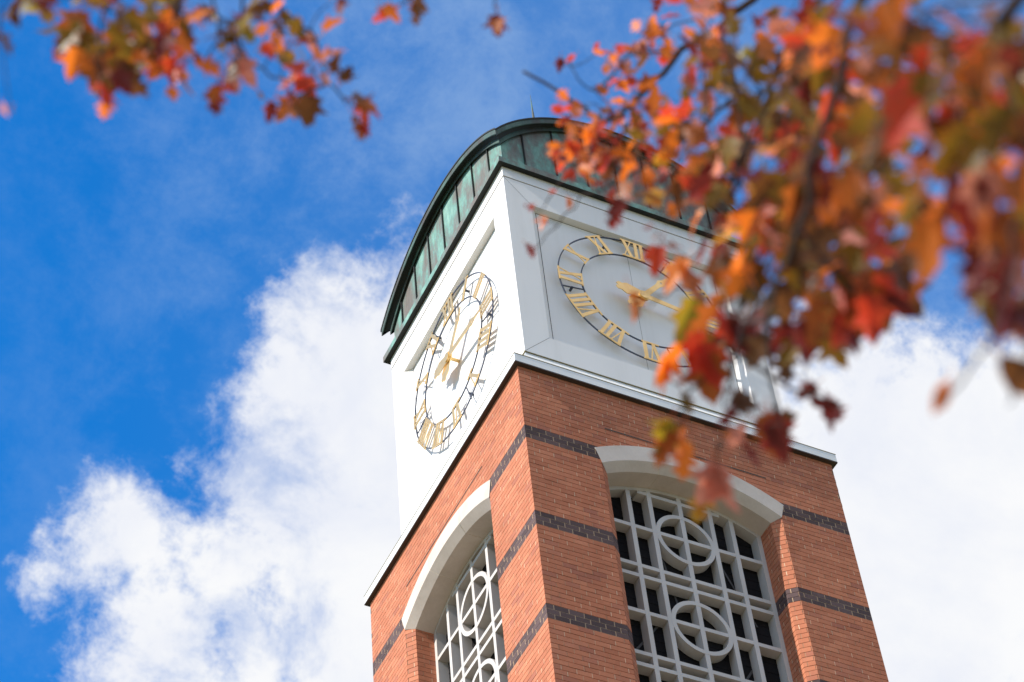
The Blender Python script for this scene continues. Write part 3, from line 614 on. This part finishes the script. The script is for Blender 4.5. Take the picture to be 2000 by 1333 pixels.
for bi, B in enumerate(BOUGHS):
    bm = bmesh.new(); pts = [at(*p) for p in B['pts']]
    tr0 = trunk_at(B['h']); mid = tr0.lerp(pts[0], .5) + Vector((0, 0, .35))
    main = spline([tr0, mid] + pts, 5); n = len(main)
    ws = [a + Vector([random.gauss(0, .004) for _ in range(3)]) if 0 < i < n-1 else a for i, a in enumerate(main)]
    nseg = 10     # from the trunk to the first way-point the limb is thicker
    r0, r1 = B['r']
    rad = [(.07-(.07-r0)*i/nseg) if i < nseg else r0+(r1-r0)*((i-nseg)/(n-1-nseg))**.55 for i in range(n)]
    tube(bm, ws, rad, TB, 8)
    nodes = list(ws[nseg:])
    for sd in B['side']:
        q = spline([at(*p) for p in sd], 5)
        q[0] = min(nodes, key=lambda v: (v-q[0]).length)
        q = [a + Vector([random.gauss(0, .005) for _ in range(3)]) if 0 < i < len(q)-1 else a for i, a in enumerate(q)]
        tube(bm, q, [.0048-.0028*i/(len(q)-1) for i in range(len(q))], TB, 6); nodes += q
    fo = Foliage()
    for (b_, cx, cy, rx, ry, cnt, d0, d1, s0, s1, pal) in CL:
        if b_ != bi: continue
        if cnt > 8: cnt = int(cnt*{0: 1.15, 1: 1.15, 2: 1.5, 3: .95, 4: 1.5}[bi])
        if cnt <= 3 and bi == 0: s0 *= 1.18; s1 *= 1.22
        if cnt > 3: s0 *= {0: .85, 1: .85, 2: .9, 3: .74, 4: .82}[bi]; s1 *= {0: .98, 1: .98, 2: 1.0, 3: .92, 4: 1.0}[bi]
        left = cnt
        while left > 0:
            g = min(left, random.choice((2, 3, 3, 4, 5))); left -= g
            while True:
                ex, ey = random.uniform(-1, 1), random.uniform(-1, 1)
                if ex*ex+ey*ey <= 1: break
            c = at(cx+ex*rx, cy+ey*ry, random.uniform(d0, d1)); nb = min(nodes, key=lambda v: (v-c).length)
            m_ = nb.lerp(c, .5) + Vector([random.gauss(0, .012) for _ in range(3)]) + UP*.01
            tw = spline([nb, m_, c], 4)
            tube(bm, tw, [.0022-.0012*i/(len(tw)-1) for i in range(len(tw))], TB, 4)
            dirn = (c-nb).normalized() if (c-nb).length > .01 else -UP
            single = (cnt == 1)
            for q in range(g):
                sz = random.uniform(s0, s1)
                ax = (dirn*.6 + Vector([random.gauss(0, .75) for _ in range(3)]) - UP*.55)
                nr = (UP*.8 + Vector([random.gauss(0, .6) for _ in range(3)]))
                if single or sz > .09: nr = (-fwd*.9 + UP*.3 + Vector([random.gauss(0, .3) for _ in range(3)])); ax = -upv*.9 + rt*random.gauss(0, .5) + UP*.0
                st = tw[-1] if q == 0 or len(tw) < 3 else tw[random.randrange(len(tw)*2//3, len(tw))]
                if single: st = c - ax.normalized()*sz*.8
                elif cnt <= 3: st = c + Vector([random.gauss(0, .012) for _ in range(3)]) - ax.normalized()*sz*.5
                kind = 'oval' if (bi == 3 and cnt <= 2) else random.choice(('oak', 'oak', 'maple', 'maple', 'maple')) if sz > .05 else random.choice(('maple', 'oval', 'oval', 'oak'))
                fo.leaf(st, ax, nr, sz, kind, random.choice(pal))
    br = mk('branch', bm, M_bark, tree, smooth=True)
    fo.build(br, TB)

# ================================================================== GROUND
g = bmesh.new(); n = 24; R = 1500
for i in range(n):
    for j in range(n):
        x0, x1 = -R + 2*R*i/n, -R + 2*R*(i+1)/n; y0, y1 = -R + 2*R*j/n, -R + 2*R*(j+1)/n
        g.faces.new([g.verts.new(p) for p in ((x0, y0, 0), (x1, y0, 0), (x1, y1, 0), (x0, y1, 0))])
bmesh.ops.remove_doubles(g, verts=g.verts, dist=.01)
M_ground = mat('lawn', (.07, .10, .03), .95)
L(M_ground, mixc(M_ground, noise_(M_ground, .7, 6, .6), (.09, .115, .035), (.19, .16, .08)), bsdf(M_ground).inputs['Base Color'])
go = mk('ground', g, M_ground); tag(go, kind='structure')
g = bmesh.new()
for q in (((-16, -30), (12, -30), (12, 14), (-16, 14)),): g.faces.new([g.verts.new((x, y, .004)) for x, y in q])
M_pave = mat('plaza_concrete', (.42, .39, .35), .9)
L(M_pave, mixc(M_pave, noise_(M_pave, 1.2, 6, .6), (.20, .165, .13), (.30, .25, .20)), bsdf(M_pave).inputs['Base Color'])
po = mk('pavement', g, M_pave); tag(po, kind='structure')

# ================================================================== LIGHT AND SKY
EL, AZV = radians(35), Vector((-1, -.06, 0)).normalized()
sd = Vector((AZV.x*cos(EL), AZV.y*cos(EL), sin(EL)))
sl = D.lights.new('sun', 'SUN'); sl.energy = 5.0; sl.angle = radians(.5); sl.color = (1, .95, .87)
so = D.objects.new('sun', sl); so.rotation_euler = sd.to_track_quat('Z', 'Y').to_euler(); so.location = (-20, -10, 40); COL.objects.link(so)

wd = D.worlds.new('World'); sc.world = wd; wd.use_nodes = True; nt = wd.node_tree; nt.nodes.clear()
class WM: node_tree = nt
wm = WM()
out = N(wm, 'ShaderNodeOutputWorld'); bg = N(wm, 'ShaderNodeBackground'); L(wm, bg.outputs[0], out.inputs[0])
sky = N(wm, 'ShaderNodeTexSky', sky_type='NISHITA', sun_disc=False); sky.sun_elevation = EL; sky.sun_rotation = math.atan2(sd.x, sd.y)
sky.air_density = 1.0; sky.dust_density = .3; sky.ozone_density = 2.5
geo = N(wm, 'ShaderNodeTexCoord'); vdir = geo.outputs['Generated']
def M2(op, a, b_=None, c_=None, clamp=False):
    n = N(wm, 'ShaderNodeMath', operation=op, use_clamp=clamp)
    for i, v in enumerate((a, b_, c_)):
        if v is None: continue
        if hasattr(v, 'node'): L(wm, v, n.inputs[i])
        else: n.inputs[i].default_value = v
    return n.outputs[0]
def dot(v):
    n = N(wm, 'ShaderNodeVectorMath', operation='DOT_PRODUCT'); L(wm, vdir, n.inputs[0]); n.inputs[1].default_value = tuple(v); return n.outputs['Value']
def wnoise(scale, detail, rough, dist=0, off=(0, 0, 0), lac=2.0):
    mp = N(wm, 'ShaderNodeMapping'); mp.inputs['Location'].default_value = off; L(wm, vdir, mp.inputs[0])
    n = N(wm, 'ShaderNodeTexNoise', i_Scale=scale, i_Detail=detail, i_Roughness=rough, i_Distortion=dist, i_Lacunarity=lac); L(wm, mp.outputs[0], n.inputs['Vector']); return n.outputs[0]
def sstep(x, a, b_):
    n = N(wm, 'ShaderNodeMapRange', interpolation_type='SMOOTHSTEP'); L(wm, x, n.inputs[0]); n.inputs[1].default_value = a; n.inputs[2].default_value = b_; return n.outputs[0]
# sky directions measured round one fixed compass bearing and altitude (where the big cloud stands)
df_ = M2('MAXIMUM', dot(fwd), .05)
X = M2('DIVIDE', dot(rt), df_); Y = M2('DIVIDE', dot(upv), df_)       # tangent plane, radians
k_ = 1/F
blobs = [(900, 1130, 480), (740, 800, 300), (610, 660, 120), (450, 1090, 200), (290, 1050, 130), (195, 1090, 75), (350, 1290, 190), (470, 1250, 170), (1250, 1000, 420), (1850, 1080, 480), (1700, 720, 130), (2080, 900, 300), (520, 1000, 170), (250, 950, 40)]
field = None
for bx, by, br_ in blobs:
    dx = M2('SUBTRACT', X, (bx-1000)*k_); dy = M2('SUBTRACT', Y, -(by-666.5)*k_)
    dd = M2('SQRT', M2('ADD', M2('MULTIPLY', dx, dx), M2('MULTIPLY', dy, dy)))
    fdd = M2('MULTIPLY', M2('SUBTRACT', br_*k_, dd), 1/(100*k_))      # in hundreds of px
    field = fdd if field is None else M2('SMOOTH_MAX', field, fdd, .6)
nz = wnoise(11, 9, .62, .10); nz2 = wnoise(42, 7, .68, .15, (3, 1, 2)); nz3 = wnoise(4.2, 6, .55, .3, (7, 2, 5))
fld = M2('ADD', field, M2('ADD', M2('MULTIPLY', M2('SUBTRACT', nz, .5), 5.0), M2('MULTIPLY', M2('SUBTRACT', nz2, .5), 3.2)))
near = M2('MULTIPLY', sstep(fld, -.5, 1.0), M2('SUBTRACT', 1.0, M2('MULTIPLY', sstep(wnoise(13, 9, .66, .3, (5, 5, 1)), .50, .68), M2('SUBTRACT', .46, M2('MULTIPLY', sstep(fld, .9, 2.3), .46)))))
far = sstep(nz3, .42, .58)
wv = sstep(dot(fwd), .90, .955)
cloud = M2('ADD', M2('MULTIPLY', near, wv), M2('MULTIPLY', far, M2('SUBTRACT', 1.0, wv)), clamp=True)
# thin veil in the blue
veil = M2('MULTIPLY_ADD', sstep(wnoise(15, 9, .70, .12, (1, 4, 2)), .38, .74), M2('MULTIPLY_ADD', sstep(X, -.25, -.05), .20, .08), M2('MULTIPLY', sstep(X, -.20, .05), .12))
skyc = mixc(wm, 1.0, sky.outputs[0], (.07, .80, 1.42), 'MULTIPLY')
skyc = mixc(wm, veil, skyc, (2.5, 3.3, 4.3))
shade = wnoise(8.5, 8, .6, .3, (2, 6, 1))
cc = mixc(wm, sstep(shade, .35, .68), (4.7, 4.73, 4.8), (3.95, 4.12, 4.6))
cc = mixc(wm, wv, (5.5, 5.0, 4.45), cc)  # clouds outside the view made brighter and warmer to fill the shade
fin = mixc(wm, cloud, skyc, cc)
L(wm, fin, bg.inputs[0]); bg.inputs[1].default_value = .15

# ------------------------------------------------------------------ render settings
sc.view_settings.view_transform = 'Standard'; sc.view_settings.look = 'None'; sc.view_settings.exposure = .45; sc.view_settings.gamma = 1
sc.render.engine = 'CYCLES'; sc.cycles.use_denoising = True
sc.cycles.max_bounces = 8; sc.cycles.sample_clamp_indirect = 4
